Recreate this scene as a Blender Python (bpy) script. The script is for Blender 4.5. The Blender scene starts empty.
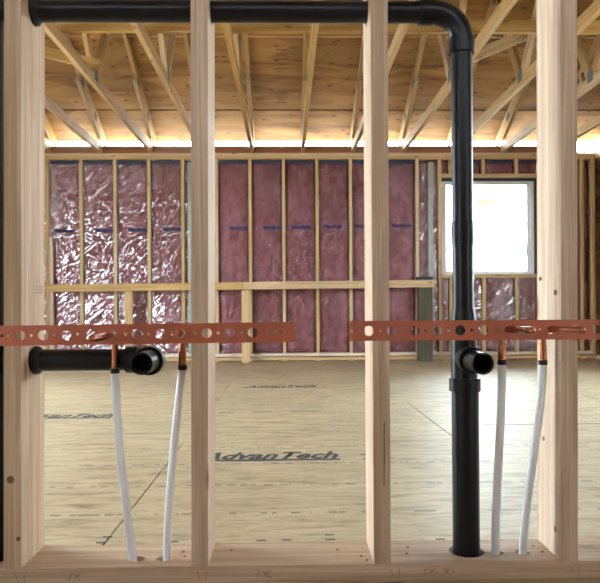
import bpy, bmesh, math, random
from mathutils import Vector, Matrix, noise

# ---------------------------------------------------------------- camera, sky, exposure
S = 0.0254                     # everything below is written in inches
H = 23.5                       # lens height above the floor; z values below are relative to the lens
scene = bpy.context.scene
COL = scene.collection
cam_d = bpy.data.cameras.new('camera')
cam = bpy.data.objects.new('camera', cam_d)
COL.objects.link(cam)
scene.camera = cam
cam_d.sensor_fit = 'HORIZONTAL'
cam_d.sensor_width = 36.0
cam_d.lens = 36.0 * 650 / 600
cam_d.shift_y = 20.5 / 600
cam_d.clip_start = 0.05
th, ro = math.radians(1.2), math.radians(0.35)
r0, f0, u0 = Vector((math.cos(th), -math.sin(th), 0)), Vector((math.sin(th), math.cos(th), 0)), Vector((0, 0, 1))
r1 = r0 * math.cos(ro) - u0 * math.sin(ro)
u1 = r0 * math.sin(ro) + u0 * math.cos(ro)
cam.matrix_world = Matrix((
    (r1.x, u1.x, -f0.x, 0), (r1.y, u1.y, -f0.y, 0), (r1.z, u1.z, -f0.z, H * S), (0, 0, 0, 1)))

world = bpy.data.worlds.new('overcast_sky')
scene.world = world
world.use_nodes = True
bg = world.node_tree.nodes['Background']
bg.inputs['Color'].default_value = (0.76, 0.90, 1.0, 1)
bg.inputs['Strength'].default_value = 36.0

vs = scene.view_settings
vs.view_transform = 'Standard'
vs.look = 'None'
vs.gamma = 1.0
vs.use_curve_mapping = False
vs.exposure = 0.0
scene.cycles.max_bounces = 10
scene.cycles.diffuse_bounces = 6
scene.cycles.transparent_max_bounces = 12
scene.cycles.sample_clamp_indirect = 6.0

random.seed(7)

# ---------------------------------------------------------------- materials
def new_mat(name):
    m = bpy.data.materials.new(name)
    m.use_nodes = True
    nt = m.node_tree
    nt.nodes.clear()
    out = nt.nodes.new('ShaderNodeOutputMaterial')
    return m, nt, out

def N(nt, kind, **kw):
    n = nt.nodes.new(kind)
    for k, v in kw.items():
        if k in n.inputs.keys():
            n.inputs[k].default_value = v
        else:
            setattr(n, k, v)
    return n

def ramp(nt, stops):
    n = nt.nodes.new('ShaderNodeValToRGB')
    e = n.color_ramp.elements
    while len(e) < len(stops):
        e.new(0.5)
    for el, (p, c) in zip(e, stops):
        el.position = p
        el.color = (c[0], c[1], c[2], 1) if not isinstance(c, (int, float)) else (c, c, c, 1)
    return n

def math_n(nt, op, a, b=None, clamp=False):
    n = nt.nodes.new('ShaderNodeMath')
    n.operation = op
    n.use_clamp = clamp
    for i, v in enumerate((a, b)):
        if v is None:
            continue
        if isinstance(v, (int, float)):
            n.inputs[i].default_value = v
        else:
            nt.links.new(v, n.inputs[i])
    return n.outputs[0]

def mix_c(nt, fac, a, b, mode='MIX'):
    n = nt.nodes.new('ShaderNodeMix')
    n.data_type = 'RGBA'
    n.blend_type = mode
    for i, v in ((0, fac), (6, a), (7, b)):
        if isinstance(v, (int, float)):
            n.inputs[i].default_value = v
        elif isinstance(v, tuple):
            n.inputs[i].default_value = (*v, 1)
        else:
            nt.links.new(v, n.inputs[i])
    return n.outputs[2]

def plain(name, col, rough=0.5, metal=0.0, spec=0.5, bump=0.0, bscale=200, coat=0.0):
    m, nt, out = new_mat(name)
    b = N(nt, 'ShaderNodeBsdfPrincipled', Roughness=rough, Metallic=metal)
    b.inputs['Base Color'].default_value = (*col, 1)
    b.inputs['Specular IOR Level'].default_value = spec
    b.inputs['Coat Weight'].default_value = coat
    tc = N(nt, 'ShaderNodeTexCoord')
    nz = N(nt, 'ShaderNodeTexNoise', Scale=bscale, Detail=3.0)
    nt.links.new(tc.outputs['Object'], nz.inputs['Vector'])
    col2 = mix_c(nt, math_n(nt, 'MULTIPLY', nz.outputs['Fac'], 0.35), col, tuple(c * 0.8 for c in col))
    nt.links.new(col2, b.inputs['Base Color'])
    if bump:
        bp = N(nt, 'ShaderNodeBump', Strength=bump, Distance=0.001)
        nt.links.new(nz.outputs['Fac'], bp.inputs['Height'])
        nt.links.new(bp.outputs[0], b.inputs['Normal'])
    nt.links.new(b.outputs[0], out.inputs[0])
    return m

def wood(name, light, dark, knot=(0.16, 0.075, 0.03), knots=1.0, rough=0.62, vary=0.22, gs=1.0, spec=0.3):
    """sawn softwood, grain along local X; every board differs"""
    m, nt, out = new_mat(name)
    L = nt.links
    tc = N(nt, 'ShaderNodeTexCoord')
    oi = N(nt, 'ShaderNodeObjectInfo')
    add = N(nt, 'ShaderNodeVectorMath', operation='ADD')
    sc = N(nt, 'ShaderNodeVectorMath', operation='SCALE')
    cmb = N(nt, 'ShaderNodeCombineXYZ')
    r = oi.outputs['Random']
    for i, k in enumerate((37.0, 11.0, 23.0)):
        L.new(math_n(nt, 'MULTIPLY', r, k), cmb.inputs[i])
    L.new(tc.outputs['Object'], add.inputs[0])
    L.new(cmb.outputs[0], add.inputs[1])
    mp = N(nt, 'ShaderNodeMapping')
    mp.inputs['Scale'].default_value = (1.6 * gs, 55 * gs, 55 * gs)
    L.new(add.outputs[0], mp.inputs[0])
    n1 = N(nt, 'ShaderNodeTexNoise', Scale=1.0, Detail=5.0, Roughness=0.6, Distortion=0.6)
    L.new(mp.outputs[0], n1.inputs['Vector'])
    mp2 = N(nt, 'ShaderNodeMapping')
    mp2.inputs['Scale'].default_value = (6 * gs, 240 * gs, 240 * gs)
    L.new(add.outputs[0], mp2.inputs[0])
    n2 = N(nt, 'ShaderNodeTexNoise', Scale=1.0, Detail=3.0)
    L.new(mp2.outputs[0], n2.inputs['Vector'])
    cr = ramp(nt, [(0.3, dark), (0.5, tuple((a + b) / 2 for a, b in zip(light, dark))), (0.62, light)])
    L.new(n1.outputs['Fac'], cr.inputs[0])
    fine = ramp(nt, [(0.35, 0.86), (0.6, 1.0)])
    L.new(n2.outputs['Fac'], fine.inputs[0])
    c = mix_c(nt, 1.0, cr.outputs[0], fine.outputs[0], 'MULTIPLY')
    # knots
    mp3 = N(nt, 'ShaderNodeMapping')
    mp3.inputs['Scale'].default_value = (3.2, 9, 9)
    L.new(add.outputs[0], mp3.inputs[0])
    vo = N(nt, 'ShaderNodeTexVoronoi', Scale=1.0)
    L.new(mp3.outputs[0], vo.inputs['Vector'])
    kr = ramp(nt, [(0.05, 1.0), (0.13, 0.0)])
    L.new(vo.outputs['Distance'], kr.inputs[0])
    c = mix_c(nt, math_n(nt, 'MULTIPLY', kr.outputs[0], 0.8 * knots), c, knot)
    # board to board tone
    hs = N(nt, 'ShaderNodeHueSaturation')
    L.new(math_n(nt, 'ADD', math_n(nt, 'MULTIPLY', r, vary), 1.0 - vary * 0.5), hs.inputs['Value'])
    L.new(math_n(nt, 'ADD', math_n(nt, 'MULTIPLY', r, -0.3), 1.15), hs.inputs['Saturation'])
    L.new(c, hs.inputs['Color'])
    b = N(nt, 'ShaderNodeBsdfPrincipled', Roughness=rough)
    b.inputs['Specular IOR Level'].default_value = spec
    L.new(hs.outputs[0], b.inputs['Base Color'])
    bp = N(nt, 'ShaderNodeBump', Strength=0.25, Distance=0.001)
    L.new(n2.outputs['Fac'], bp.inputs['Height'])
    L.new(bp.outputs[0], b.inputs['Normal'])
    L.new(b.outputs[0], out.inputs[0])
    return m

W_STUD = wood('planed_stud_wood', (0.62, 0.475, 0.35), (0.43, 0.295, 0.195))
W_FAR = wood('far_stud_wood', (0.58, 0.41, 0.23), (0.43, 0.275, 0.135))
W_TRUSS = wood('truss_wood', (0.50, 0.325, 0.14), (0.33, 0.19, 0.075))
W_DARK = wood('shaded_reddish_wood', (0.30, 0.13, 0.065), (0.20, 0.08, 0.04))  # backlit shade of the eave blocking is put into this dark tone
W_GREEN = wood('treated_post_wood', (0.085, 0.066, 0.034), (0.045, 0.037, 0.02), knots=0.5)
ABS = plain('black_abs_plastic', (0.004, 0.005, 0.008), 0.36, spec=0.3, bump=0.05, bscale=90)
COPPER = plain('copper_tube', (0.50, 0.19, 0.105), 0.26, metal=1.0, bscale=60)
SOLDER = plain('tarnished_copper', (0.36, 0.22, 0.16), 0.45, metal=0.9)
STRAP = plain('copper_coated_steel', (0.47, 0.135, 0.078), 0.42, metal=0.35, bump=0.05, bscale=30)
RING = plain('black_crimp_ring', (0.02, 0.02, 0.022), 0.4, metal=0.6)
PEX = plain('white_tubing', (0.78, 0.80, 0.82), 0.35, bscale=15)
PLATE_METAL = plain('galvanised_plate', (0.13, 0.13, 0.12), 0.6, metal=0.7)
VINYL = plain('white_vinyl', (0.80, 0.80, 0.78), 0.4)
GASKET = plain('black_flashing', (0.012, 0.013, 0.016), 0.6)
INK = plain('black_ink', (0.035, 0.04, 0.045), 0.7)
INK_BROWN = plain('faded_brown_ink', (0.07, 0.038, 0.018), 0.8, bscale=60)
INK_SOFT = plain('grey_ink', (0.13, 0.12, 0.09), 0.7)
BLUE = plain('blue_print', (0.008, 0.016, 0.11), 0.6)
NAVY = plain('navy_printed_strip', (0.016, 0.02, 0.05), 0.6, bscale=60)
PENCIL = plain('pencil_mark', (0.20, 0.12, 0.08), 0.8)
GRAVEL = plain('pale_gravel', (0.60, 0.58, 0.54), 0.9, bscale=4)
TAPE = plain('grey_strap_and_glint', (0.30, 0.30, 0.27), 0.45, metal=0.3)

def osb_floor():
    m, nt, out = new_mat('floor_panel_board')
    L = nt.links
    tc = N(nt, 'ShaderNodeTexCoord')
    geo = N(nt, 'ShaderNodeNewGeometry')
    oi = N(nt, 'ShaderNodeObjectInfo')
    mp = N(nt, 'ShaderNodeMapping'); mp.inputs['Scale'].default_value = (5, 22, 5)
    L.new(geo.outputs['Position'], mp.inputs[0])
    n1 = N(nt, 'ShaderNodeTexNoise', Scale=1.0, Detail=6.0, Roughness=0.7, Distortion=0.8)
    L.new(mp.outputs[0], n1.inputs['Vector'])
    n2 = N(nt, 'ShaderNodeTexNoise', Scale=1.3, Detail=3.0)
    L.new(geo.outputs['Position'], n2.inputs['Vector'])
    cr = ramp(nt, [(0.30, (0.24, 0.165, 0.082)), (0.44, (0.43, 0.33, 0.192)), (0.62, (0.56, 0.45, 0.285))])
    L.new(n1.outputs['Fac'], cr.inputs[0])
    c = mix_c(nt, 1.0, cr.outputs[0], ramp_out(nt, n2.outputs['Fac'], [(0.3, 0.85), (0.7, 1.05)]), 'MULTIPLY')
    # dark slivers between strands
    mp4 = N(nt, 'ShaderNodeMapping'); mp4.inputs['Scale'].default_value = (9, 75, 9)
    L.new(geo.outputs['Position'], mp4.inputs[0])
    n4 = N(nt, 'ShaderNodeTexNoise', Scale=1.0, Detail=2.0, Roughness=0.5)
    L.new(mp4.outputs[0], n4.inputs['Vector'])
    sl = ramp(nt, [(0.65, 0.0), (0.70, 1.0)])
    L.new(n4.outputs['Fac'], sl.inputs[0])
    c = mix_c(nt, math_n(nt, 'MULTIPLY', sl.outputs[0], 0.55), c, (0.13, 0.095, 0.055))
    # printed nailing lines along the sheet, dashed
    sx = N(nt, 'ShaderNodeSeparateXYZ')
    L.new(tc.outputs['Object'], sx.inputs[0])
    fr = math_n(nt, 'FRACT', math_n(nt, 'DIVIDE', math_n(nt, 'ADD', sx.outputs['Y'], 10.0), 12.4 * S))
    d = math_n(nt, 'ABSOLUTE', math_n(nt, 'SUBTRACT', fr, 0.5))
    line = math_n(nt, 'LESS_THAN', d, 0.022)
    mp3 = N(nt, 'ShaderNodeMapping'); mp3.inputs['Scale'].default_value = (34, 3, 1)
    L.new(geo.outputs['Position'], mp3.inputs[0])
    n3 = N(nt, 'ShaderNodeTexNoise', Scale=1.0, Detail=2.0)
    L.new(mp3.outputs[0], n3.inputs['Vector'])
    dash = math_n(nt, 'GREATER_THAN', n3.outputs['Fac'], 0.52)
    msk = math_n(nt, 'MULTIPLY', math_n(nt, 'MULTIPLY', line, dash), 0.85)
    c = mix_c(nt, msk, c, (0.12, 0.11, 0.08))
    b = N(nt, 'ShaderNodeBsdfPrincipled', Roughness=0.5)
    b.inputs['Specular IOR Level'].default_value = 0.38
    L.new(c, b.inputs['Base Color'])
    bp = N(nt, 'ShaderNodeBump', Strength=0.25, Distance=0.0015)
    L.new(n1.outputs['Fac'], bp.inputs['Height'])
    L.new(bp.outputs[0], b.inputs['Normal'])
    L.new(b.outputs[0], out.inputs[0])
    return m

def ramp_out(nt, sock, stops):
    r = ramp(nt, stops)
    nt.links.new(sock, r.inputs[0])
    return r.outputs[0]

def plywood():
    m, nt, out = new_mat('roof_plywood')
    L = nt.links
    geo = N(nt, 'ShaderNodeNewGeometry')
    oi = N(nt, 'ShaderNodeObjectInfo')
    mp = N(nt, 'ShaderNodeMapping'); mp.inputs['Scale'].default_value = (1.1, 7, 7)
    L.new(geo.outputs['Position'], mp.inputs[0])
    n1 = N(nt, 'ShaderNodeTexNoise', Scale=1.0, Detail=4.0, Roughness=0.6, Distortion=0.7)
    L.new(mp.outputs[0], n1.inputs['Vector'])
    cr = ramp(nt, [(0.3, (0.165, 0.072, 0.02)), (0.45, (0.275, 0.135, 0.04)), (0.6, (0.35, 0.185, 0.06))])
    L.new(n1.outputs['Fac'], cr.inputs[0])
    # veneer patches
    mp2 = N(nt, 'ShaderNodeMapping'); mp2.inputs['Scale'].default_value = (0.9, 3.6, 3.6)
    L.new(geo.outputs['Position'], mp2.inputs[0])
    v = N(nt, 'ShaderNodeTexVoronoi', Scale=1.0)
    L.new(mp2.outputs[0], v.inputs['Vector'])
    bw = N(nt, 'ShaderNodeRGBToBW'); L.new(v.outputs['Color'], bw.inputs[0])
    c = mix_c(nt, 1.0, cr.outputs[0], ramp_out(nt, bw.outputs[0], [(0.25, 0.72), (0.5, 1.0)]), 'MULTIPLY')
    # small knots
    mp3 = N(nt, 'ShaderNodeMapping'); mp3.inputs['Scale'].default_value = (5.5, 11, 11)
    L.new(geo.outputs['Position'], mp3.inputs[0])
    v2 = N(nt, 'ShaderNodeTexVoronoi', Scale=1.0)
    L.new(mp3.outputs[0], v2.inputs['Vector'])
    c = mix_c(nt, math_n(nt, 'MULTIPLY', ramp_out(nt, v2.outputs['Distance'], [(0.12, 1.0), (0.2, 0.0)]), 0.75), c, (0.10, 0.045, 0.015))
    hs = N(nt, 'ShaderNodeHueSaturation')
    L.new(math_n(nt, 'ADD', math_n(nt, 'MULTIPLY', oi.outputs['Random'], 0.2), 0.9), hs.inputs['Value'])
    L.new(c, hs.inputs['Color'])
    b = N(nt, 'ShaderNodeBsdfPrincipled', Roughness=0.7)
    b.inputs['Specular IOR Level'].default_value = 0.25
    L.new(hs.outputs[0], b.inputs['Base Color'])
    L.new(b.outputs[0], out.inputs[0])
    return m

def pink_wool():
    m, nt, out = new_mat('pink_glass_wool')
    L = nt.links
    geo = N(nt, 'ShaderNodeNewGeometry')
    mp = N(nt, 'ShaderNodeMapping'); mp.inputs['Scale'].default_value = (9, 9, 5)
    L.new(geo.outputs['Position'], mp.inputs[0])
    n1 = N(nt, 'ShaderNodeTexNoise', Scale=1.0, Detail=6.0, Roughness=0.65, Distortion=1.2)
    L.new(mp.outputs[0], n1.inputs['Vector'])
    cr = ramp(nt, [(0.32, (0.27, 0.09, 0.095)), (0.5, (0.41, 0.155, 0.172)), (0.68, (0.55, 0.25, 0.285))])
    L.new(n1.outputs['Fac'], cr.inputs[0])
    b = N(nt, 'ShaderNodeBsdfPrincipled', Roughness=0.95)
    b.inputs['Specular IOR Level'].default_value = 0.1
    L.new(cr.outputs[0], b.inputs['Base Color'])
    bp = N(nt, 'ShaderNodeBump', Strength=0.6, Distance=0.01)
    L.new(n1.outputs['Fac'], bp.inputs['Height'])
    L.new(bp.outputs[0], b.inputs['Normal'])
    L.new(b.outputs[0], out.inputs[0])
    return m

def film(name, relief, rough, gain, base):
    m, nt, out = new_mat(name)
    L = nt.links
    geo = N(nt, 'ShaderNodeNewGeometry')
    mp = N(nt, 'ShaderNodeMapping')
    mp0 = N(nt, 'ShaderNodeMapping')
    mp0.inputs['Rotation'].default_value = (0, math.radians(36), 0)
    L.new(geo.outputs['Position'], mp0.inputs[0])
    mp.inputs['Scale'].default_value = (4.5, 9, 19)
    L.new(mp0.outputs[0], mp.inputs[0])
    n1 = N(nt, 'ShaderNodeTexNoise', Scale=1.0, Detail=1.0, Roughness=0.4, Distortion=0.7)
    L.new(mp.outputs[0], n1.inputs['Vector'])
    rg = math_n(nt, 'ABSOLUTE', math_n(nt, 'SUBTRACT', n1.outputs['Fac'], 0.5))
    bp = N(nt, 'ShaderNodeBump', Strength=1.0, Distance=relief)
    L.new(rg, bp.inputs['Height'])
    gl = N(nt, 'ShaderNodeBsdfGlossy', Roughness=rough)
    L.new(bp.outputs[0], gl.inputs['Normal'])
    tr = N(nt, 'ShaderNodeBsdfTransparent')
    tr.inputs[0].default_value = (0.96, 0.96, 0.97, 1)
    fr = N(nt, 'ShaderNodeFresnel', IOR=1.5)
    L.new(bp.outputs[0], fr.inputs['Normal'])
    mx = N(nt, 'ShaderNodeMixShader')
    L.new(math_n(nt, 'ADD', math_n(nt, 'MULTIPLY', fr.outputs[0], gain), base, True), mx.inputs[0])
    L.new(tr.outputs[0], mx.inputs[1])
    L.new(gl.outputs[0], mx.inputs[2])
    L.new(mx.outputs[0], out.inputs[0])
    return m

def glass():
    m, nt, out = new_mat('window_glass')
    L = nt.links
    gl = N(nt, 'ShaderNodeBsdfGlossy', Roughness=0.02)
    tr = N(nt, 'ShaderNodeBsdfTransparent')
    tr.inputs[0].default_value = (0.93, 0.96, 0.95, 1)
    fr = N(nt, 'ShaderNodeFresnel', IOR=1.45)
    mx = N(nt, 'ShaderNodeMixShader')
    L.new(fr.outputs[0], mx.inputs[0]); L.new(tr.outputs[0], mx.inputs[1]); L.new(gl.outputs[0], mx.inputs[2])
    L.new(mx.outputs[0], out.inputs[0])
    return m

def backlit_paper():
    m, nt, out = new_mat('sheer_yellow_sticker')
    tr = N(nt, 'ShaderNodeBsdfTransparent')
    tr.inputs[0].default_value = (0.6, 0.58, 0.24, 1)
    df = N(nt, 'ShaderNodeBsdfDiffuse')
    df.inputs[0].default_value = (0.8, 0.76, 0.3, 1)
    mx = N(nt, 'ShaderNodeMixShader')
    mx.inputs[0].default_value = 0.4
    nt.links.new(tr.outputs[0], mx.inputs[1]); nt.links.new(df.outputs[0], mx.inputs[2])
    nt.links.new(mx.outputs[0], out.inputs[0])
    return m
STICKER = backlit_paper()
OSB, PLY, PINK, FILM, GLASS = osb_floor(), plywood(), pink_wool(), film('creased_clear_film', 0.045, 0.05, 2.6, 0.07), glass()
FILM_TAUT = film('dull_clear_film', 0.04, 0.14, 1.0, 0.02)

# ---------------------------------------------------------------- builders
def P(x, y, z):
    return Vector((x * S, y * S, (z + H) * S))

def empty(name, loc, kind=None, label=None, cat=None, group=None):
    o = bpy.data.objects.new(name, None)
    COL.objects.link(o)
    o.location = P(*loc)
    o.empty_display_size = 0.05
    tag(o, label, cat, group, kind)
    return o

def tag(o, label=None, cat=None, group=None, kind=None):
    for k, v in (('label', label), ('category', cat), ('group', group), ('kind', kind)):
        if v:
            o[k] = v
    return o

def base_matrix(o):
    if o.parent:
        return base_matrix(o.parent) @ o.matrix_parent_inverse @ o.matrix_basis
    return o.matrix_basis.copy()

def link(name, me, mat, parent=None, mw=None):
    o = bpy.data.objects.new(name, me)
    COL.objects.link(o)
    if mat and not me.materials:
        me.materials.append(mat)
    if mw is not None:
        o.matrix_basis = mw
    if parent:
        o.parent = parent
        o.matrix_parent_inverse = base_matrix(parent).inverted()
    return o

_boxes = {}
def box_mesh(l, w, d, mat, bev=0.0):
    key = (round(l, 2), round(w, 3), round(d, 3), mat.name, bev)
    if key in _boxes:
        return _boxes[key]
    me = bpy.data.meshes.new('board')
    bm = bmesh.new()
    bmesh.ops.create_cube(bm, size=1.0)
    for v in bm.verts:
        v.co = Vector((v.co.x * l * S, v.co.y * w * S, v.co.z * d * S))
    if bev:
        bmesh.ops.bevel(bm, geom=list(bm.edges), offset=bev * S, segments=2, affect='EDGES', profile=0.5)
    bm.to_mesh(me); bm.free()
    me.materials.append(mat)
    _boxes[key] = me
    return me

def frame_from(d, up):
    x = d.normalized()
    y = up.cross(x)
    if y.length < 1e-4:
        y = Vector((0, 1, 0)).cross(x)
    y.normalize()
    z = x.cross(y)
    return x, y, z

def board(name, a, b, w, d, mat, parent=None, up=(0, 0, 1), bev=0.0):
    """a straight piece from a to b (inches); d = size along 'up', w = size across"""
    pa, pb = P(*a), P(*b)
    x, y, z = frame_from(pb - pa, Vector(up))
    c = (pa + pb) / 2
    mw = Matrix(((x.x, y.x, z.x, c.x), (x.y, y.y, z.y, c.y), (x.z, y.z, z.z, c.z), (0, 0, 0, 1)))
    return link(name, box_mesh((pb - pa).length / S, w, d, mat, bev), mat, parent, mw)

def box(name, x0, x1, y0, y1, z0, z1, mat, parent=None, grain='x', bev=0.0):
    cx, cy, cz = (x0 + x1) / 2, (y0 + y1) / 2, (z0 + z1) / 2
    if grain == 'x':
        return board(name, (x0, cy, cz), (x1, cy, cz), y1 - y0, z1 - z0, mat, parent, bev=bev)
    if grain == 'y':
        return board(name, (cx, y0, cz), (cx, y1, cz), x1 - x0, z1 - z0, mat, parent, bev=bev)
    return board(name, (cx, cy, z0), (cx, cy, z1), x1 - x0, y1 - y0, mat, parent, up=(0, 1, 0), bev=bev)

def finish(me, angle=35):
    for p in me.polygons:
        p.use_smooth = True
    me.set_sharp_from_angle(angle=math.radians(angle))

def tube(name, pts, r, mat, parent=None, seg=28, r_in=None, cap=True, radii=None):
    """round section swept along pts (inches); r_in opens the far end"""
    ps = [P(*p) for p in pts]
    n = len(ps)
    bm = bmesh.new()
    rings = []
    t0 = (ps[1] - ps[0]).normalized()
    ref = Vector((0, 0, 1)) if abs(t0.z) < 0.9 else Vector((1, 0, 0))
    u = (ref - t0 * ref.dot(t0)).normalized()
    ts = []
    for i in range(n):
        t = (ps[min(i + 1, n - 1)] - ps[max(i - 1, 0)]).normalized()
        ts.append(t)
    us = []
    for i in range(n):
        u = (u - ts[i] * u.dot(ts[i])).normalized()
        us.append(u.copy())
    def ring(i, rad):
        v = ts[i].cross(us[i])
        return [bm.verts.new(ps[i] + (us[i] * math.cos(2 * math.pi * k / seg) + v * math.sin(2 * math.pi * k / seg)) * rad * S) for k in range(seg)]
    def skin(a, b):
        for k in range(seg):
            bm.faces.new((a[k], a[(k + 1) % seg], b[(k + 1) % seg], b[k]))
    for i in range(n):
        rings.append(ring(i, radii[i] if radii else r))
    for a, b in zip(rings, rings[1:]):
        skin(a, b)
    if cap:
        bm.faces.new(rings[0][::-1])
    if r_in:
        inner = [ring(i, r_in) for i in range(n - 1, -1, -1)]
        skin(rings[-1], inner[0])
        for a, b in zip(inner, inner[1:]):
            skin(a, b)
        bm.faces.new(inner[-1])
    elif cap:
        bm.faces.new(rings[-1])
    bmesh.ops.recalc_face_normals(bm, faces=list(bm.faces))
    c = ps[0].copy()
    for v in bm.verts:
        v.co -= c
    me = bpy.data.meshes.new(name)
    bm.to_mesh(me); bm.free()
    finish(me)
    return link(name, me, mat, parent, Matrix.Translation(c))

def arc(c, a0, a1, rad, ax1, ax2, n=10):
    out = []
    for i in range(n + 1):
        a = a0 + (a1 - a0) * i / n
        out.append(tuple(c[k] + rad * (math.cos(a) * ax1[k] + math.sin(a) * ax2[k]) for k in range(3)))
    return out

def bez(p0, p1, p2, p3, n=14):
    out = []
    for i in range(n + 1):
        t = i / n
        out.append(tuple((1 - t) ** 3 * a + 3 * t * (1 - t) ** 2 * b + 3 * t * t * (1 - t) * c + t ** 3 * d for a, b, c, d in zip(p0, p1, p2, p3)))
    return out

def cut_sheet(name, w, h, thick, holes, mat, parent, mw, bev=0.0):
    """a board or strip w x h (inches, local XY) of given thickness with round holes (x, y, r)"""
    cu = bpy.data.curves.new(name, 'CURVE')
    cu.dimensions = '2D'
    cu.fill_mode = 'BOTH'
    cu.extrude = (thick / 2 - bev) * S
    if bev:
        cu.bevel_depth = bev * S
        cu.bevel_resolution = 1
        cu.offset = -bev * S
    sp = cu.splines.new('POLY')
    sp.points.add(3)
    for q, (x, y) in zip(sp.points, ((-w / 2, -h / 2), (w / 2, -h / 2), (w / 2, h / 2), (-w / 2, h / 2))):
        q.co = (x * S, y * S, 0, 1)
    sp.use_cyclic_u = True
    for (hx, hy, r) in holes:
        sp = cu.splines.new('POLY')
        k = 24 if r > 0.3 else 12
        sp.points.add(k - 1)
        for i, q in enumerate(sp.points):
            a = -2 * math.pi * i / k
            q.co = ((hx + r * math.cos(a)) * S, (hy + r * math.sin(a)) * S, 0, 1)
        sp.use_cyclic_u = True
    tmp = bpy.data.objects.new('tmp', cu)
    COL.objects.link(tmp)
    dg = bpy.context.evaluated_depsgraph_get()
    me = bpy.data.meshes.new_from_object(tmp.evaluated_get(dg))
    bpy.data.objects.remove(tmp)
    bpy.data.curves.remove(cu)
    me.materials.clear()
    me.name = name
    finish(me, 30)
    return link(name, me, mat, parent, mw)

def text_mesh(body, size, width, shear=0.0, offset=0.0):
    cu = bpy.data.curves.new('t', 'FONT')
    cu.body = body
    cu.size = size * S
    cu.shear = shear
    cu.offset = offset * S
    cu.resolution_u = 2
    tmp = bpy.data.objects.new('tmp', cu)
    COL.objects.link(tmp)
    dg = bpy.context.evaluated_depsgraph_get()
    me = bpy.data.meshes.new_from_object(tmp.evaluated_get(dg))
    bpy.data.objects.remove(tmp)
    bpy.data.curves.remove(cu)
    me.materials.clear()
    xs = [v.co.x for v in me.vertices]
    k = width * S / (max(xs) - min(xs))
    x0 = min(xs)
    for v in me.vertices:
        v.co.x = (v.co.x - x0) * k
    return me

def strokes(name, segs, wid, mat, parent, mw):
    """flat pen marks: list of ((x0,y0),(x1,y1)) in local inches"""
    bm = bmesh.new()
    for i, ((x0, y0), (x1, y1)) in enumerate(segs):
        a, b = Vector((x0, y0, 0.002 * i)) * S, Vector((x1, y1, 0.002 * i)) * S
        d = (b - a).normalized()
        n = Vector((-d.y, d.x, 0)) * wid * S / 2
        bm.faces.new([bm.verts.new(p) for p in (a - n, b - n, b + n, a + n)])
    me = bpy.data.meshes.new(name)
    bm.to_mesh(me); bm.free()
    return link(name, me, mat, parent, mw)

def M3(x, y, z, o):
    c = P(*o)
    return Matrix(((x[0], y[0], z[0], c.x), (x[1], y[1], z[1], c.y), (x[2], y[2], z[2], c.z), (0, 0, 0, 1)))

# ---------------------------------------------------------------- the setting: ground, floor, roof, outer walls
XL, XR, YB, YF = -156.0, 149.0, -76.0, 310.0      # inner faces of the outer framing
FL = -H                                            # floor level
CH0, CH1 = 75.9, 79.4                              # truss bottom chord
def roof_z(y):                                     # underside of the sheathing
    return 86.0 + 0.5 * (316 - y) if y >= 117 else 86.0 + 0.5 * (316 - 117) - 0.5 * (117 - y)

g = box('ground', -1500, 1500, -1500, 1900, FL - 31, FL - 30, GRAVEL)
tag(g, kind='structure', label='pale gravel ground outside the building')

floor = empty('floor', (0, 117, FL), kind='structure', label='tan engineered wood floor sheets laid in staggered rows')
rows = [66.2 + 51 * k for k in range(-3, 6)]
LP = 101.0
floor_panels = {}
for k, (ya, yb) in enumerate(zip(rows, rows[1:])):
    off = -18.7 if k % 2 == 1 else 31.0
    x = off - LP * 3
    while x < XR + 6:
        xa, xb = max(x, XL - 6), min(x + LP, XR + 6)
        x += LP
        if xb - xa < 1:
            continue
        p = box('floor_panel', xa + 0.11, xb - 0.11, ya + 0.08, yb - 0.08, FL - 0.72, FL, OSB, floor)
        floor_panels[(k, round(xa))] = p
def panel_at(x, y):
    for p in floor_panels.values():
        c = p.matrix_basis.translation / S
        d = p.dimensions
        me = p.data
        hx = max(v.co.x for v in me.vertices) / S
        hy = max(v.co.y for v in me.vertices) / S
        if abs(x - c.x) <= hx and abs(y - c.y) <= hy:
            return p
box('subfloor_deck', XL - 6, XR + 6, YB - 5, YF + 6, FL - 2.2, FL - 0.74, GASKET, floor)

ceiling = empty('ceiling', (0, 117, 150), kind='structure', label='plywood roof sheathing sheets on the trusses')
rows_r = [320, 300.9, 264.3, 217, 174, 117.3]
gaps = [0, 0.4, 0.09, 0.06, 0.06, 0.0]
def roof_panel(xa, xb, ya, yb):
    za, zb = roof_z(ya), roof_z(yb)
    t = 0.6
    xm, s = (xa + xb) / 2, 1 if ya > yb else -1
    # long axis along the house
    nrm = Vector((0, 0.447, 0.894)) if (za < zb) == (ya > yb) else Vector((0, -0.447, 0.894))
    ym, zm = (ya + yb) / 2, (za + zb) / 2
    d = math.hypot(ya - yb, za - zb)
    o = board('sheathing_panel', (xa, ym + nrm.y * t / 2, zm + nrm.z * t / 2), (xb, ym + nrm.y * t / 2, zm + nrm.z * t / 2), d, t, PLY, ceiling, up=nrm)
    return o
for i, (ya, yb) in enumerate(zip(rows_r, rows_r[1:])):
    x = XL - 20 - (48 if i % 2 else 0)
    while x < XR + 20:
        roof_panel(max(x, XL - 20) + 0.004, min(x + 96, XR + 20) - 0.004, ya - gaps[i] , yb + gaps[i + 1])
        # mirrored slope behind the camera
        roof_panel(max(x, XL - 20) + 0.004, min(x + 96, XR + 20) - 0.004, 234 - ya + gaps[i], 234 - yb - gaps[i + 1])
        x += 96
for yy in (300.9,):
    zz = roof_z(yy)
    board('seam_light_block', (XL - 20, yy + 0.33, zz + 0.66), (XR + 20, yy + 0.33, zz + 0.66), 9.0, 0.08, GASKET, ceiling, up=(0, 0.447, 0.894))  # unseen strip added over one seam to keep sky light out
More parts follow.
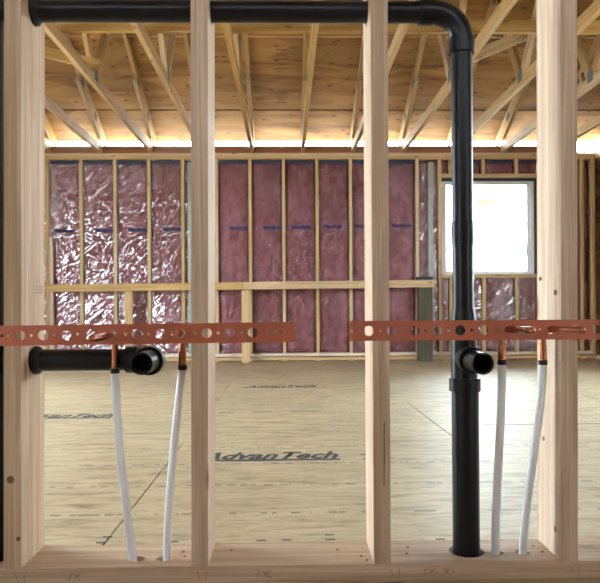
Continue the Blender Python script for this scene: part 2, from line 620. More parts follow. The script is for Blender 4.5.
# stamped marks on the sheathing
for (y0, y1) in ((279, 270), (296.5, 291)):
    for k in range(5):
        yy = y0 + (y1 - y0) * k / 4
        zz = roof_z(yy) - 0.06
        w_ = (5.0, 3.5, 6.0, 4.0, 5.0)[k]
        board('ink_stamp', (-1.5 - w_ / 2, yy, zz), (-1.5 + w_ / 2, yy, zz), 0.4, 0.02, INK_BROWN, ceiling, up=(0, 0.447, 0.894))

# outer walls: framing + sheathing as separate boards
def outer_wall(name, label, fixed, axis, lo, hi, openings, step=16.0, first=0.0, outward=1):
    w = empty(name, ((fixed, (lo + hi) / 2, FL) if axis == 'y' else ((lo + hi) / 2, fixed, FL)), kind='structure', label=label)
    f0_, f1_ = (fixed, fixed + 5.5 * outward)
    s0, s1 = fixed + 5.5 * outward, fixed + 6.0 * outward
    def bx(nm, a0, a1, z0, z1, mat, g0, g1, grain):
        g0, g1 = min(g0, g1), max(g0, g1)
        if axis == 'y':
            return box(nm, g0, g1, a0, a1, z0, z1, mat, w, 'y' if grain == 'l' else 'z')
        return box(nm, a0, a1, g0, g1, z0, z1, mat, w, 'x' if grain == 'l' else 'z')
    # sheathing strips around the openings
    cuts = sorted(openings)
    a = lo
    for (o0, o1, z0, z1) in cuts:
        bx('wall_sheathing', a, o0, FL, 75.9, PLY, s0, s1, 'l')
        bx('wall_sheathing', o0, o1, FL, z0, PLY, s0, s1, 'l')
        bx('wall_sheathing', o0, o1, z1, 75.9, PLY, s0, s1, 'l')
        a = o1
    bx('wall_sheathing', a, hi, FL, 75.9, PLY, s0, s1, 'l')
    bx('top_plate', lo, hi, 72.9, 75.9, W_FAR, f0_, f1_, 'l')
    bx('bottom_plate', lo, hi, FL, FL + 1.5, W_FAR, f0_, f1_, 'l')
    p = lo + first
    while p < hi:
        inside = [o for o in cuts if o[0] - 0.8 < p < o[1] + 0.8]
        if not inside:
            bx('stud', p - 0.75, p + 0.75, FL + 1.5, 72.9, W_FAR, f0_, f1_, 'v')
        p += step
    for (o0, o1, z0, z1) in cuts:  # framing for the openings added for light
        bx('stud', o0 - 1.6, o0 - 0.1, FL + 1.5, 72.9, W_FAR, f0_, f1_, 'v')
        bx('stud', o1 + 0.1, o1 + 1.6, FL + 1.5, 72.9, W_FAR, f0_, f1_, 'v')
        bx('header', o0, o1, z1, z1 + 5.5, W_FAR, f0_, f1_, 'l')
        if z0 > FL + 2:
            bx('window_sill', o0, o1, z0 - 1.5, z0, W_FAR, f0_, f1_, 'l')
    return w
wl = outer_wall('wall_left', 'open stud side wall on the left with an unseen opening added for light', XL, 'y', YB, YF - 1.0,
           [(88, 190, FL + 1.5, 63)], first=8, outward=-1)  # tall opening out of view, added to let side light in
wr = outer_wall('wall_right', 'open stud side wall at the right end of the far wall', XR, 'y', YB, YF + 5.5,
           [(120, 172, 6, 63)], first=9.75, outward=1)  # opening out of view, added to light the right-facing stud sides
outer_wall('wall_back', 'open stud wall behind the camera with a narrow opening added for light', YB, 'x', XL, XR,
           [(-140, -127, 32, 63)], first=8, outward=-1)  # narrow slot behind the camera, added to admit some front light

def gable(parent, x0, x1):
    bm = bmesh.new()
    prof = [(YB - 6, 75.9), (YF + 6, 75.9), (YF + 6, roof_z(YF + 6) - 0.1), (117, roof_z(117) - 0.1), (YB - 6, roof_z(YF + 6) - 0.1)]
    c = P((x0 + x1) / 2, 117, 75.9)
    a = [bm.verts.new(P(x0, y, z) - c) for y, z in prof]
    b = [bm.verts.new(P(x1, y, z) - c) for y, z in prof]
    bm.faces.new(a); bm.faces.new(b[::-1])
    for k in range(5):
        bm.faces.new((a[k], b[k], b[(k + 1) % 5], a[(k + 1) % 5]))
    bmesh.ops.recalc_face_normals(bm, faces=list(bm.faces))
    me = bpy.data.meshes.new('gable_sheathing')
    bm.to_mesh(me); bm.free()
    link('gable_sheathing', me, PLY, parent, Matrix.Translation(c))
gable(wl, XL - 6.0, XL - 5.5)
gable(wr, XR + 5.5, XR + 6.0)

# ---------------------------------------------------------------- the far wall with batts, film and window
wall = empty('wall_far', (0, YF + 2.75, FL), kind='structure', label='far stud wall with pink insulated bays and one window')
WX0, WX1, WZ0, WZ1 = 75.2, 121.2, 17.6, 64.0       # rough opening
box('wall_sheathing', XL - 6, WX0, 315.6, 316.1, FL, 75.9, PLY, wall)
box('wall_sheathing', WX1, XR + 6, 315.6, 316.1, FL, 75.9, PLY, wall)
box('wall_sheathing', WX0, WX1, 315.6, 316.1, FL, WZ0, PLY, wall)
box('wall_sheathing', WX0, WX1, 315.6, 316.1, WZ1, 75.9, PLY, wall)
box('top_plate', XL, XR - 0.05, 310, 315.5, 74.4, 75.9, W_FAR, wall)
box('top_plate', XL, XR - 0.05, 310, 315.5, 72.9, 74.35, W_FAR, wall)
box('bottom_plate', XL, XR - 0.05, 309.9, 315.5, -21.1, -19.6, W_STUD, wall)
box('sole_plate', XL, XR - 0.05, 309.6, 315.5, -23.0, -21.5, W_FAR, wall)
for o in (-21.3,):
    x = XL + 3
    while x < XR:
        box('shim', x - 1.2, x + 1.2, 310, 315, -21.5, -21.1, W_DARK, wall)
        x += 32
studs = [-1 + 16 * k for k in range(-9, 5)]           # regular studs up to the window
far_studs = [x for x in studs if XL + 1 < x] + [73.9, 122.5, 124.1, 142.6]
for x in far_studs:
    box('stud', x - 0.75, x + 0.75, 310, 315.5, -19.6, 72.9, W_FAR, wall, 'z')
    box('foot_block', x - 1.0, x + 1.0, 309.7, 313, FL, -23.0, W_FAR, wall, 'x')
box('stud', XR - 2.2, XR - 0.6, 309, 315.5, -19.6, 72.9, W_FAR, wall, 'z')
box('scab_board', -111.4, -109.9, 308.4, 309.9, FL, 36, W_STUD, wall, 'z')
# framing around the window
box('header_plate', WX0 - 0.5, WX1 + 0.5, 310, 315.5, WZ1, WZ1 + 1.9, W_FAR, wall)
box('window_sill', WX0 - 0.5, WX1 + 0.5, 310, 315.5, WZ0 - 1.7, WZ0, W_FAR, wall)
for x in (79, 95, 111):
    box('cripple_stud', x - 0.75, x + 0.75, 310, 315.5, WZ1 + 1.9, 72.9, W_FAR, wall, 'z')
    box('cripple_stud', x - 0.75, x + 0.75, 310, 315.5, -19.6, WZ0 - 1.7, W_FAR, wall, 'z')
# blocking between the truss heels
TR = [8.3 + 24 * k for k in range(-6, 6)]
for a, b in zip(TR, TR[1:]):
    box('blocking', a + 0.8, b - 0.8, 310.4, 311.9, 75.95, 79.2, W_DARK, wall)
# grey strap beside the window; the second strip paints a film reflection in grey
for (sx0, sx1) in ((68.2, 70.6), (-46.6, -44.4)):
    m_ = M3((1, 0, 0), (0, 0, 1), (0, -1, 0), ((sx0 + sx1) / 2, 310.1, 25.5))
    hs_ = []
    zz = -44
    while zz < 44:
        hs_.append((0.5 if int(zz) % 2 else -0.5, zz, 0.35))
        zz += 3.0
    cut_sheet('strap_and_glint', sx1 - sx0, 92, 0.1, hs_, TAPE, wall, m_)

# insulation batts
def sheet_grid(name, x0, x1, z0, z1, fy, nx, nz, mat, parent, back=None):
    bm = bmesh.new()
    cx, cz = (x0 + x1) / 2, (z0 + z1) / 2
    g_ = [[bm.verts.new(Vector(((x0 + (x1 - x0) * i / nx - cx) * S, fy(i / nx, j / nz, x0 + (x1 - x0) * i / nx, z0 + (z1 - z0) * j / nz) * S, (z0 + (z1 - z0) * j / nz - cz) * S))) for i in range(nx + 1)] for j in range(nz + 1)]
    for j in range(nz):
        for i in range(nx):
            bm.faces.new((g_[j][i], g_[j][i + 1], g_[j + 1][i + 1], g_[j + 1][i]))
    if back:
        ring = [g_[0][i] for i in range(nx + 1)] + [g_[j][nx] for j in range(1, nz + 1)] + [g_[nz][i] for i in range(nx - 1, -1, -1)] + [g_[j][0] for j in range(nz - 1, 0, -1)]
        bk = [bm.verts.new(Vector((v.co.x, back * S, v.co.z))) for v in ring]
        n = len(ring)
        for k in range(n):
            bm.faces.new((ring[(k + 1) % n], ring[k], bk[k], bk[(k + 1) % n]))
        bm.faces.new(bk[::-1])
        bmesh.ops.recalc_face_normals(bm, faces=list(bm.faces))
    me = bpy.data.meshes.new(name)
    bm.to_mesh(me); bm.free()
    for p in me.polygons:
        p.use_smooth = True
    return link(name, me, mat, parent, Matrix.Translation(P(cx, 0, cz)))

PRINT = text_mesh('MemBrain', 2.5, 9.0, offset=0.12)
PRINT.materials.append(BLUE)
def batt(x0, x1, z0, z1, label, seed, prints=(), strip=True, wrinkle=1.0):
    e = empty('insulation_batt', ((x0 + x1) / 2, 313, z0), label=label, cat='insulation', group='pink insulation batts in the far wall')
    def wool(s, t, x, z):
        edge = min(s, 1 - s, t * 6, (1 - t) * 6)
        puff = min(1.0, edge * 5)
        n_ = noise.fractal(Vector((x * 0.12 + seed * 3, z * 0.05, seed)), 1.0, 2.0, 4)
        return 313.2 - 0.9 * puff - 0.55 * n_
    sheet_grid('wool_batt', x0 + 0.05, x1 - 0.05, z0, z1, wool, 10, max(8, int((z1 - z0) / 2.2)), PINK, e, back=315.5)
    def sheet(s, t, x, z):
        a = noise.noise(Vector((x * 0.35 + z * 0.22, z * 0.10 - x * 0.08, seed * 1.7)))
        b = abs(noise.noise(Vector(((x - z * 0.9) * 0.12 + seed * 5, (z + x * 0.9) * 0.5, 3.1))))
        edge = min(1.0, min(s, 1 - s) * 6)
        return 311.1 - 0.12 * edge + 0.10 * a * wrinkle - 0.22 * b * wrinkle * edge
    sheet_grid('film_facing', x0 + 0.02, x1 - 0.02, z0, z1, sheet, 14, max(8, int((z1 - z0) / 1.0)), FILM if wrinkle > 0.9 else FILM_TAUT, e)
    for (px, pz) in prints:
        q = link('blue_print', PRINT, BLUE, e, M3((1, 0, 0), (0, 0, 1), (0, -1, 0), (px, 310.35, pz)))
    if strip:
        box('printed_strip', x0 + 0.6, x1 - 0.6, 310.6, 310.66, z1 - 2.0, z1 - 0.3, NAVY, e)
    return e

order = ['behind the left post edge', 'leftmost fully seen', 'second from the left', 'third from the left', 'fourth from the left']
bays = [x for x in far_studs if x <= 63]
edges = sorted(bays)
print_x = {-113: -109.5, -97: -90.5, -81: -72.3, -65: -54.0, -49: -43.0, -33: -25.0, -17: -9.0, -1: 3.0 , 15: 18.0, 31: 33.0, 47: 51.0}
lab_by_x = {
    -145: 'pink film-faced batt farthest left on the far wall',
    -129: 'pink film-faced batt hidden behind the leftmost near stud',
    -113: 'wrinkled shiny pink batt just right of the leftmost near stud',
    -97: 'wrinkled shiny pink batt, second bay right of the leftmost near stud',
    -81: 'pink batt above the left copper stub, left of the short flat rail board',
    -65: 'pink batt left of the second near stud with bright glints low down',
    -49: 'pink batt directly behind the left edge of the second near stud',
    -33: 'pink batt just right of the second near stud',
    -17: 'dull pink batt right of the wide rail board in the middle',
    -1: 'dull pink batt over the right end of the left copper strap',
    15: 'dull pink batt over the gap between the two copper straps',
    31: 'pink batt directly left of the third near stud',
    47: 'pink batt directly right of the third near stud',
}
for k, (a, b) in enumerate(zip(edges, edges[1:])):
    pr = []
    if a in print_x:
        px = print_x[a]
        if px + 9.0 < b - 0.7 and px > a + 0.7:
            pr = [(px, 38.6 + 0.012 * (a + 100))]
        else:
            pr = [(max(a + 0.9, min(b - 9.8, px)), 38.6 + 0.012 * (a + 100))]
    batt(a + 0.8, b - 0.8, -19.5, 72.8, lab_by_x.get(a, 'pink batt in the far wall'), k + 1.3, pr, wrinkle=1.3 if a < -40 else 0.55)
batt(63.8, 73.1, -19.5, 72.8, 'narrow pink batt beside the window with a grey strap', 31.7, wrinkle=1.2, strip=False)
for k, (a, b) in enumerate(((75.0, 78.2), (79.8, 94.2), (95.8, 110.2), (111.8, 121.5))):
    nm = ('at its left edge, behind the black pipe', 'just right of the black pipe', 'in the middle', 'beside the right near stud')[k]
    batt(a, b, -19.5, WZ0 - 1.8, 'short pink batt under the window, ' + nm, 40.3 + k * 2.1, strip=False, wrinkle=1.6)
    nm2 = ('at its left edge', 'behind the black pipe', 'in the middle', 'beside the right near stud')[k]
    batt(a, b, WZ1 + 2.0, 72.8, 'small pink batt above the window, ' + nm2, 60.3 + k * 2.1, strip=k > 0, wrinkle=0.5)
batt(124.9, 141.8, -19.5, 72.8, 'dark pink batt right of the rightmost near stud', 71.1, strip=False, wrinkle=1.0)
batt(143.4, 146.6, -19.5, 72.8, 'thin pink batt in the right corner of the far wall', 77.1, strip=False, wrinkle=0.6)

# window
win = empty('window_1', ((WX0 + WX1) / 2, 313.5, WZ0), kind='structure', label='white framed square window in the far wall')
a0, a1, b0, b1 = WX0 + 0.9, WX1 - 0.9, WZ0 + 0.1, WZ1 - 1.3
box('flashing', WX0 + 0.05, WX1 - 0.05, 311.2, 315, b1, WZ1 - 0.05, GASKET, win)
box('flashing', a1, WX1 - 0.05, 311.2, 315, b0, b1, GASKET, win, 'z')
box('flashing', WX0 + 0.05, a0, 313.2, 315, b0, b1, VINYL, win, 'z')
fw = 1.5
box('window_frame', a0, a1, 312.8, 315.6, b1 - fw, b1, VINYL, win)
box('window_frame', a0, a1, 312.8, 315.6, b0, b0 + fw, VINYL, win)
box('window_frame', a0, a0 + fw, 312.8, 315.6, b0 + fw, b1 - fw, VINYL, win, 'z')
box('window_frame', a1 - fw, a1, 312.8, 315.6, b0 + fw, b1 - fw, VINYL, win, 'z')
box('sash_rail', a1 - fw - 1.6, a1 - fw - 0.2, 313.4, 315.0, b0 + fw, b1 - fw, VINYL, win, 'z')
box('pane', a0 + fw, a1 - fw, 314.2, 314.4, b0 + fw, b1 - fw, GLASS, win)
box('sticker', 92.8, 101.4, 314.0, 314.15, 51.6, 54.6, STICKER, win)
box('latch', a1 - fw - 2.2, a1 - fw - 1.6, 312.9, 313.4, 27, 32, VINYL, win, 'z')

# ---------------------------------------------------------------- roof trusses
def truss(x, label):
    e = empty('roof_truss', (x, 117, CH0), label=label, cat='roof truss', group='roof trusses')
    def y_pair(f):
        f(lambda y: y); f(lambda y: 234 - y)
    def slope_board(nm, y0, y1, dz0, dz1, mirror, parent=e):
        z0_, z1_ = roof_z(y0), roof_z(y1)
        m = (lambda y: 234 - y) if mirror else (lambda y: y)
        nz = 0.894
        n = (0, -0.447 if mirror else 0.447, 0.894)
        mid = (dz0 + dz1) / 2
        a = (x, m(y0) - n[1] * mid, z0_ - n[2] * mid)
        b = (x, m(y1) - n[1] * mid, z1_ - n[2] * mid)
        return board(nm, a, b, 1.5, dz1 - dz0, W_TRUSS, parent, up=n)
    board('bottom_chord', (x, YB - 4.5, (CH0 + CH1) / 2), (x, 315.4, (CH0 + CH1) / 2), 1.5, CH1 - CH0, W_TRUSS, e)
    for mir in (False, True):
        m = (lambda y: 234 - y) if mir else (lambda y: y)
        slope_board('top_chord', 319.8, 117.5, 0.03, 3.5, mir)
        slope_board('heel_slider', 311, 279, 3.55, 7.0, mir)
        # webs
        def web(p, q):
            board('web', (x, m(p[0]), p[1]), (x, m(q[0]), q[1]), 1.48, 3.4, W_TRUSS, e, up=(0, 0.3, 0.9) if abs(p[0] - q[0]) > 1 else (0, 1, 0))
        web((220, CH1 + 0.6), (244, roof_z(244) - 4.6))
        web((217, CH1 + 0.6), (150, roof_z(150) - 4.4))
        web((119.5, CH1 + 0.6), (148, roof_z(148) - 4.6))
        # toothed metal plates on both sides
        for s in (-1, 1):
            xs = x + s * 0.78
            box('gusset_plate', xs - 0.03, xs + 0.03, min(m(216.5), m(220.5)), max(m(216.5), m(220.5)), CH0 + 1.6, CH1 + 2.2, PLATE_METAL, e)
            for (yc, dz) in ((281.5, 3.4), (300, 3.4), (244, 3.4)):
                zc = roof_z(yc) - dz * 1.1
                n = (0, -0.447 if mir else 0.447, 0.894)
                board('gusset_plate', (xs, m(yc - 1.9), zc + 0.95), (xs, m(yc + 1.9), zc - 0.95), 0.06, 3.2, PLATE_METAL, e, up=n)
    return e
names = {
    -135.7: 'roof truss landing left of the view behind the leftmost stud',
    -111.7: 'roof truss whose heel lands beside the leftmost near stud',
    -87.7: 'roof truss landing second from the leftmost near stud',
    -63.7: 'roof truss landing midway between the two left near studs',
    -39.7: 'roof truss landing just left of the second near stud',
    -15.7: 'roof truss landing right of the second near stud',
    8.3: 'roof truss running straight away above the gap in the copper straps',
    32.3: 'roof truss landing just left of the third near stud',
    56.3: 'roof truss landing between third near stud and black vertical pipe',
    80.3: 'roof truss landing behind the black vertical pipe above the window',
    104.3: 'roof truss landing right of the black vertical pipe over the window',
    128.3: 'roof truss landing right of the rightmost near stud',
}
for x in TR:
    truss(x, names[round(x, 1)])

lb = box('lateral_brace', -150, 144, 184, 185.5, CH1 + 0.02, CH1 + 3.5, W_TRUSS)
tag(lb, 'long horizontal brace board lying across the truss bottom chords', 'brace')
db = board('diagonal_brace', (59.0, 213, 82.6), (82.5, 213, 92.4), 1.4, 3.4, W_TRUSS, None, up=(0, 0, 1))
tag(db, 'short slanted brace board between trusses right of the black pipe', 'brace')
db = board('diagonal_brace', (-86.4, 213, 87.0), (-60.0, 213, 79.6 + 1.0), 1.4, 3.4, W_TRUSS, None, up=(0, 0, 1))
tag(db, 'short slanted brace board between trusses at upper left', 'brace')

# ---------------------------------------------------------------- guard rail and post before the far wall
gr = empty('guard_rail', (-20, 303, FL), label='single board guard rail on flat uprights before the pink wall', cat='guard rail')
board('rail', (-140, 303, 11.45), (-20, 303, 12.3), 1.5, 3.5, W_TRUSS, gr)
board('rail', (-19.8, 303, 12.3), (69.6, 303, 12.95), 1.5, 3.5, W_TRUSS, gr)
for x in (-73.4, -19.0):
    box('upright', x - 1.85, x + 1.85, 303.8, 305.3, FL, 10.4, W_FAR, gr, 'z')
box('upright', -131.8, -128.2, 303.8, 305.3, FL, 10.0, W_FAR, gr, 'z')
po = empty('support_post', (65.5, 307, FL), label='dark greenish square post at the right end of the guard rail', cat='post')
box('shaft', 62.3, 68.7, 303.85, 309.5, FL, 15.0, W_GREEN, po, 'z', bev=0.15)
box('cap_block', 62.1, 68.9, 303.83, 309.6, 15.0, 16.2, GASKET, po)

# ---------------------------------------------------------------- the near partition
NF, NB = 56.5, 62.0
part = empty('wall_partition', (0, 59.25, FL), kind='structure', label='bare stud partition in front of the camera with pipes in its bays')
stud_x = [-55.4, -39.4, -23.43, -7.42, 8.24, 24.73, 40.7, 56.7]
stud_label = {-23.43: 'leftmost near stud with a pale right face', -7.42: 'second near stud from the left', 8.24: 'third near stud from the left', 24.73: 'rightmost near stud with a broad pale left face'}
PZ = -22.0
lean = {-23.43: (0.0068, 26.0), -7.42: (0.005, 22.0), 24.73: (0.0042, -22.0)}
PY = 59.25
for x in stud_x:
    holes = []
    # local X = up, local Y = across the wall
    mid = (PZ + 72.9) / 2
    if -30 < x < 12:
        holes.append((27.3 - mid, 0.0, 1.12))
    if -30 < x < -20:
        holes.append((-4.22 - mid, 0.0, 1.12))
    ln_, z0_ = lean.get(x, (0.0, 0.0))            # studs a touch out of plumb
    k_ = math.hypot(1, ln_)
    mw = M3((ln_ / k_, 0, 1 / k_), (0, 1, 0), (-1 / k_, 0, ln_ / k_), (x + ln_ * (mid - z0_), PY, mid))
    o = cut_sheet('stud', 72.9 - PZ, NB - NF, 1.5, holes, W_STUD, part, mw, bev=0.07)
    if x in stud_label:
        o['label'] = stud_label[x]
holes = [(16.35, 0, 1.55), (19.0, -0.5, 0.62), (21.35, -0.5, 0.62), (-13.35, -0.75, 0.62), (-11.15, -0.75, 0.62), (-26.62, 0, 1.55)]
cut_sheet('bottom_plate', 120, 5.5, 1.5, holes, W_STUD, part, M3((1, 0, 0), (0, 1, 0), (0, 0, 1), (0, PY, PZ - 0.75)), bev=0.05)
box('top_plate', -60, 60, NF, NB, 72.9, 74.4, W_STUD, part)
box('top_plate', -60, 60, NF, NB, 74.4, 75.85, W_STUD, part)
# pencil and pen marks on the plate face and top
fm = lambda x, z: M3((1, 0, 0), (0, 0, 1), (0, -1, 0), (x, NF - 0.03, z))
strokes('pencil_mark', [((-0.6, -0.3), (-0.1, 0.3)), ((-0.1, 0.3), (-0.4, -0.35)), ((0, 0.1), (0.6, 0.1)), ((0.1, 0.3), (0.5, -0.3)), ((0.5, 0.3), (0.1, -0.3))], 0.05, PENCIL, part, fm(-18.5, PZ - 0.75))
strokes('pencil_mark', [((-0.7, 0.3), (-0.2, 0.3)), ((-0.2, 0.3), (-0.5, -0.3)), ((0, 0.3), (0.5, -0.3)), ((0.5, 0.3), (0, -0.3)), ((0.3, 0.0), (0.8, 0.25)), ((0.3, -0.25), (0.8, -0.3))], 0.05, PENCIL, part, fm(-2.2, PZ - 0.7))
strokes('pencil_mark', [((-0.5, 0.2), (0.5, -0.2)), ((-0.4, -0.3), (0.3, 0.3)), ((0.9, -0.3), (1.5, 0.3)), ((1.0, 0.3), (1.5, -0.3)), ((-0.7, 0.3), (-0.6, -0.3)), ((1.7, 0.2), (1.9, -0.2))], 0.06, PENCIL, part, fm(12.6, PZ - 0.7))
for x in (-23.0, -7.4, 9.4, 25.2):
    strokes('pencil_mark', [((-0.5, 0.3), (-0.2, -0.4)), ((0.3, 0.3), (0.3, -0.5))], 0.045, PENCIL, part, fm(x, PZ - 0.7))
# inspector's stamp on the leftmost stud and a stamp on the plate
sm = M3((0, -1, 0), (0, 0, 1), (1, 0, 0), (-22.64, 59.8, 2.2))
strokes('ink_stamp', [((-0.9, 0.3), (-0.2, 0.3)), ((-0.9, 0), (-0.2, 0)), ((-0.9, -0.3), (-0.25, -0.3)), ((-0.85, 0.35), (-0.85, -0.35)), ((0.1, 0.3), (0.6, 0.25)), ((0.1, -0.3), (0.7, -0.3)), ((0.1, 0), (0.5, 0)), ((0.2, 0.5), (0.3, 1.1)), ((-0.2, 0.6), (-0.3, 0.9)), ((1.0, 0.2), (1.1, -0.2))], 0.09, INK_SOFT, part, sm)
strokes('ink_stamp', [((-0.5, 0.7), (0.8, 0.5)), ((-0.4, 0.35), (0.9, 0.1)), ((-0.2, 0.0), (0.9, -0.3)), ((-0.5, 0.8), (-0.1, -0.1))], 0.09, INK_SOFT, part, M3((1, 0, 0), (0, 1, 0), (0, 0, 1), (27.7, 59.6, PZ + 0.03)))
strokes('dark_crack', [((-2.9, 0), (2.7, 0.05)), ((-1, 0.06), (2, 0.03))], 0.10, INK_SOFT, part, M3((0, 0, 1), (1, 0, 0), (0, 1, 0), (8.42, NF - 0.02, -12.3)))
for (x, y) in ((-5.2, 60.3), (4.6, 60.0), (6.6, 58.4), (7.0, 57.4), (-9.6, 60.0), (-9.3, 58.9), (22.9, 60.2), (23.2, 58.8), (10.8, 58.8), (11.2, 60.4)):
    tube('nail_head', [(x, y, PZ - 0.02), (x, y, PZ + 0.03)], 0.14, INK, part, seg=10)

KNOT = plain('knot_wood', (0.15, 0.075, 0.035), 0.6, bscale=120)
for (x, z, r) in ((-23.85, -14.3, 0.33), (-23.2, -19.4, 0.2)):
    tube('knot', [(x, NF + 0.05, z), (x, NF - 0.012, z)], r, KNOT, part, seg=14)
for (y, z, r) in ((60.4, -12.0, 0.22), (57.8, -19.6, 0.28), (61.0, 3.0, 0.2), (57.6, 1.6, 0.25)):
    tube('knot', [(24.1, y, z), (23.97, y, z)], r, KNOT, part, seg=14)
# ---------------------------------------------------------------- floor print
def print_on_floor(body, x, y, size, width, mat=INK, shear=0.25, offset=0.0):
    me = text_mesh(body, size, width, shear, offset)
    o = link('printed_text', me, mat, panel_at(x + width / 2, y), M3((1, 0, 0), (0, 1, 0), (0, 0, 1), (x, y, FL + 0.03)))
    return o
def line_on_floor(x0, x1, y, w_, mat=INK):
    p = panel_at((x0 + x1) / 2, y)
    return strokes('printed_line', [((x0, 0), (x1, 0))], w_, mat, p, M3((1, 0, 0), (0, 1, 0), (0, 0, 1), (0, y, FL + 0.04)))
for (x, y, k) in ((-14.6, 104.2, 1.0), (-13.5, 203.5, 1.0), (-62.5, 147.5, 1.1)):
    print_on_floor('AdvanTech', x, y, 7.0 * k, 23.0, INK, 0.4, 0.22)
    line_on_floor(x - 0.5, x + 23, y - 0.9, 1.0)
for (x, y) in ((12.0, 106.4), (12.0, 103.6)):
    line_on_floor(x, x + 5.0, y, 0.7, INK_SOFT)
for (x0, x1, y) in ((-16, -12.4, 152.5), (-8.5, -3.5, 153.5), (1, 8, 153.5), (8.0, 13.0, 180.0), (24, 34, 186.0), (40, 66, 133.0)):
    line_on_floor(x0, x1, y, 0.8, INK_SOFT)
for (x, y) in ((-19.6, 66.9), (-19.4, 68.6), (-3.2, 66.9), (-0.6, 67.0), (3.9, 66.9), (3.9, 68.3), (15.2, 66.6), (-12.2, 66.9)):
    line_on_floor(x, x + 1.0, y, 0.35, INK)

# ---------------------------------------------------------------- black drain and vent pipes
v = empty('vent_pipe', (16.3, PY, PZ), label='black plastic pipe crossing overhead, then dropping at right to a tee', cat='pipe')
ZT = 27.35
tube('overhead_run', [(-25.36, PY, ZT), (14.2, PY, ZT)], 0.95, ABS, v)
tube('stud_collar', [(-22.66, PY, ZT), (-22.35, PY, ZT), (-22.1, PY, ZT)], 1.2, ABS, v, radii=[1.32, 1.27, 1.0])
el = tube('elbow', [(12.6, PY, ZT), (13.6, PY, ZT)] + arc((13.6, PY, ZT - 2.6), math.pi / 2, 0, 2.6, (1, 0, 0), (0, 0, 1), 14) + [(16.2, PY, 23.9)], 1.06, ABS, v)
tube('hub', [(12.3, PY, ZT), (13.5, PY, ZT)], 1.16, ABS, el)
tube('hub', [(16.2, PY, 24.9), (16.2, PY, 23.55)], 1.17, ABS, el)
tube('upper_pipe', [(16.2, PY, 24.2), (16.22, PY, -1.0)], 0.95, ABS, v)
tube('coupling', [(16.2, PY, 8.2), (16.22, PY, 6.0)], 1.02, ABS, v)
tee = tube('tee_body', [(16.24, PY, 0.2), (16.24, PY, -0.5), (16.25, PY, -1.9), (16.26, PY, -6.0), (16.3, PY, -6.6)], 1.12, ABS, v, radii=[1.0, 1.1, 1.14, 1.18, 1.25])
tube('hub', [(16.3, PY, -6.1), (16.3, PY, -7.3)], 1.42, ABS, tee)
tube('branch', [(16.25, PY, -4.3), (16.28, 57.6, -4.32), (16.3, 56.75, -4.36)], 1.15, ABS, tee, radii=[0.95, 1.16, 1.16])
tube('stub_out', [(16.28, 57.4, -4.34), (16.42, 54.0, -4.42)], 0.93, ABS, v, r_in=0.78)
tube('lower_pipe', [(16.33, PY, -6.6), (16.37, PY, -24.8)], 1.22, ABS, v)

d = empty('drain_pipe', (-12.1, PY, -5.3), label='black horizontal drain pipe at lower left ending in a forward elbow', cat='pipe')
ZD = -4.22
tube('arm_pipe', [(-25.36, PY, ZD), (-13.2, PY, ZD)], 0.98, ABS, d)
tube('stud_collar', [(-22.66, PY, ZD), (-22.35, PY, ZD), (-22.1, PY, ZD)], 1.2, ABS, d, radii=[1.32, 1.27, 1.02])
el = tube('elbow', [(-14.2, PY, ZD), (-13.3, PY, ZD)] + arc((-13.3, PY - 1.2, ZD), math.pi / 2, 0, 1.2, (1, 0, 0), (0, 1, 0), 12) + [(-12.1, 57.6, ZD)], 1.06, ABS, d)
tube('hub', [(-14.5, PY, ZD), (-13.4, PY, ZD)], 1.2, ABS, el)
tube('hub', [(-12.1, 58.4, ZD), (-12.1, 57.3, ZD)], 1.27, ABS, el)
tube('stub_out', [(-12.1, 58.2, ZD), (-12.12, 54.4, ZD)], 0.95, ABS, d, r_in=0.79)

st = empty('drain_stack', (-26.62, PY, PZ), label='black vertical pipe cut off by the left picture edge', cat='pipe')
tube('stack_pipe', [(-26.62, PY, -24.8), (-26.62, PY, 68)], 1.22, ABS, st)

# ---------------------------------------------------------------- copper straps and water lines
def strap(label, x0, x1, zc, tilt, big, small, rings):
    L_ = x1 - x0
    xm = (x0 + x1) / 2
    a = math.atan(tilt)
    m = M3((math.cos(a), 0, math.sin(a)), (-math.sin(a), 0, math.cos(a)), (0, -1, 0), (xm, NF - 0.05, zc))
    hs_ = [(b - xm, 0, 0.44) for b in big] + [(s - xm, 0, 0.13) for s in small] + [(r - xm, -0.02, 0.36) for r in rings]
    o = cut_sheet('stub_out_strap', L_, 1.74, 0.06, hs_, STRAP, None, m)
    tag(o, label, 'strap', 'copper stub-out straps')
    return o
strap('perforated copper strap on the left, running off the left picture edge', -31.0, 0.72, -1.83, 0.0065,
      [-28.93, -26.93, -22.93, -20.95, -18.93, -16.95, -12.92, -10.91, -6.9, -4.9, -2.91],
      [-24.46, -23.95, -21.97, -19.94, -17.96, -15.95, -13.88, -11.92, -9.9, -7.9, -5.92, -3.91, -1.53, -1.01, -0.49, 0.03], [-15.05, -9.1])
strap('perforated copper strap on the right, over the black pipe', 5.43, 30.5, -1.68, 0.0,
      [7.16, 9.17, 11.15, 13.17, 15.17, 17.2, 21.2, 25.2, 27.2, 29.2],
      [5.68, 6.2, 8.17, 10.14, 12.15, 14.16, 16.18, 18.2, 20.2, 22.22, 24.3, 26.2, 28.2], [19.3, 23.1])

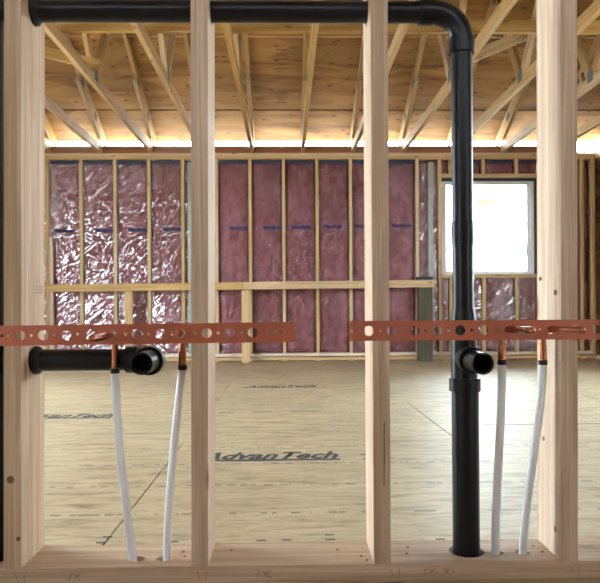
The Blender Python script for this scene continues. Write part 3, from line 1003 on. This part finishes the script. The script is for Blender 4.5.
def water_line(label, xt, zt, zs, x_front, y_front, z_front, xb, bow, hole_y):
    e = empty('water_line', (xb, hole_y, PZ), label=label, cat='water pipe', group='white water lines with copper stub-outs')
    yv = 57.9
    pts = [(xt, yv, zt - 0.5), (xt, yv, zt + 1.0), (xt, yv, zs - 0.62)]
    pts += arc((xt, yv - 0.6, zs - 0.6), 0, math.pi / 2, 0.6, (0, 1, 0), (0, 0, 1), 8)[1:]
    n0 = len(pts)
    mid_y = NF
    k = 6
    for i in range(1, k + 1):
        t = i / k
        pts.append((xt + (x_front - xt) * t, yv - 0.6 + (y_front - yv + 0.6) * t, zs + (z_front - zs) * t))
    rad = [0.31] * len(pts)
    dx, dy, dz = x_front - xt, y_front - (yv - 0.6), z_front - zs
    ln = math.sqrt(dx * dx + dy * dy + dz * dz)
    for ext, rr in ((0.12, 0.28), (0.22, 0.2), (0.27, 0.08)):
        pts.append((x_front + dx / ln * ext, y_front + dy / ln * ext, z_front + dz / ln * ext))
        rad.append(rr)
    stub = tube('copper_stub', pts, 0.31, COPPER, e, radii=rad, seg=20)
    tube('solder_collar', [(xt, NF + 0.25, zs), (xt, NF - 0.12, zs)], 0.43, SOLDER, stub, seg=20, radii=[0.43, 0.36])
    tube('sleeve', [(xt, yv, zt + 0.25), (xt, yv, zt + 1.5)], 0.36, COPPER, stub, seg=20, radii=[0.37, 0.34])
    tube('crimp_ring', [(xt, yv, zt - 0.22), (xt, yv, zt + 0.22)], 0.41, RING, e, seg=20)
    tube('tubing', bez((xt, yv, zt - 0.05), (xt + bow[0], yv, zt - 6), (xb + bow[1], hole_y, PZ + 6), (xb, hole_y, PZ - 2.2)), 0.36, PEX, e, seg=20)
water_line('leftmost white water tube with a long copper stub turned left', -15.2, -5.1, -1.85, -15.2, 51.0, -2.0, -13.6, (0.1, -0.9), 58.35)
water_line('white water tube beside the second near stud with a short copper stub', -9.25, -4.85, -1.78, -9.05, 52.6, -1.8, -10.85, (-0.7, 0.1), 58.35)
water_line('white water tube just right of the black vertical pipe', 19.3, -4.62, -1.62, 19.75, 51.9, -1.62, 18.85, (0, 0), 58.75)
water_line('slanted white water tube running close to the rightmost near stud', 23.0, -4.65, -1.62, 23.7, 51.7, -1.62, 21.25, (-0.15, 0.35), 58.75)
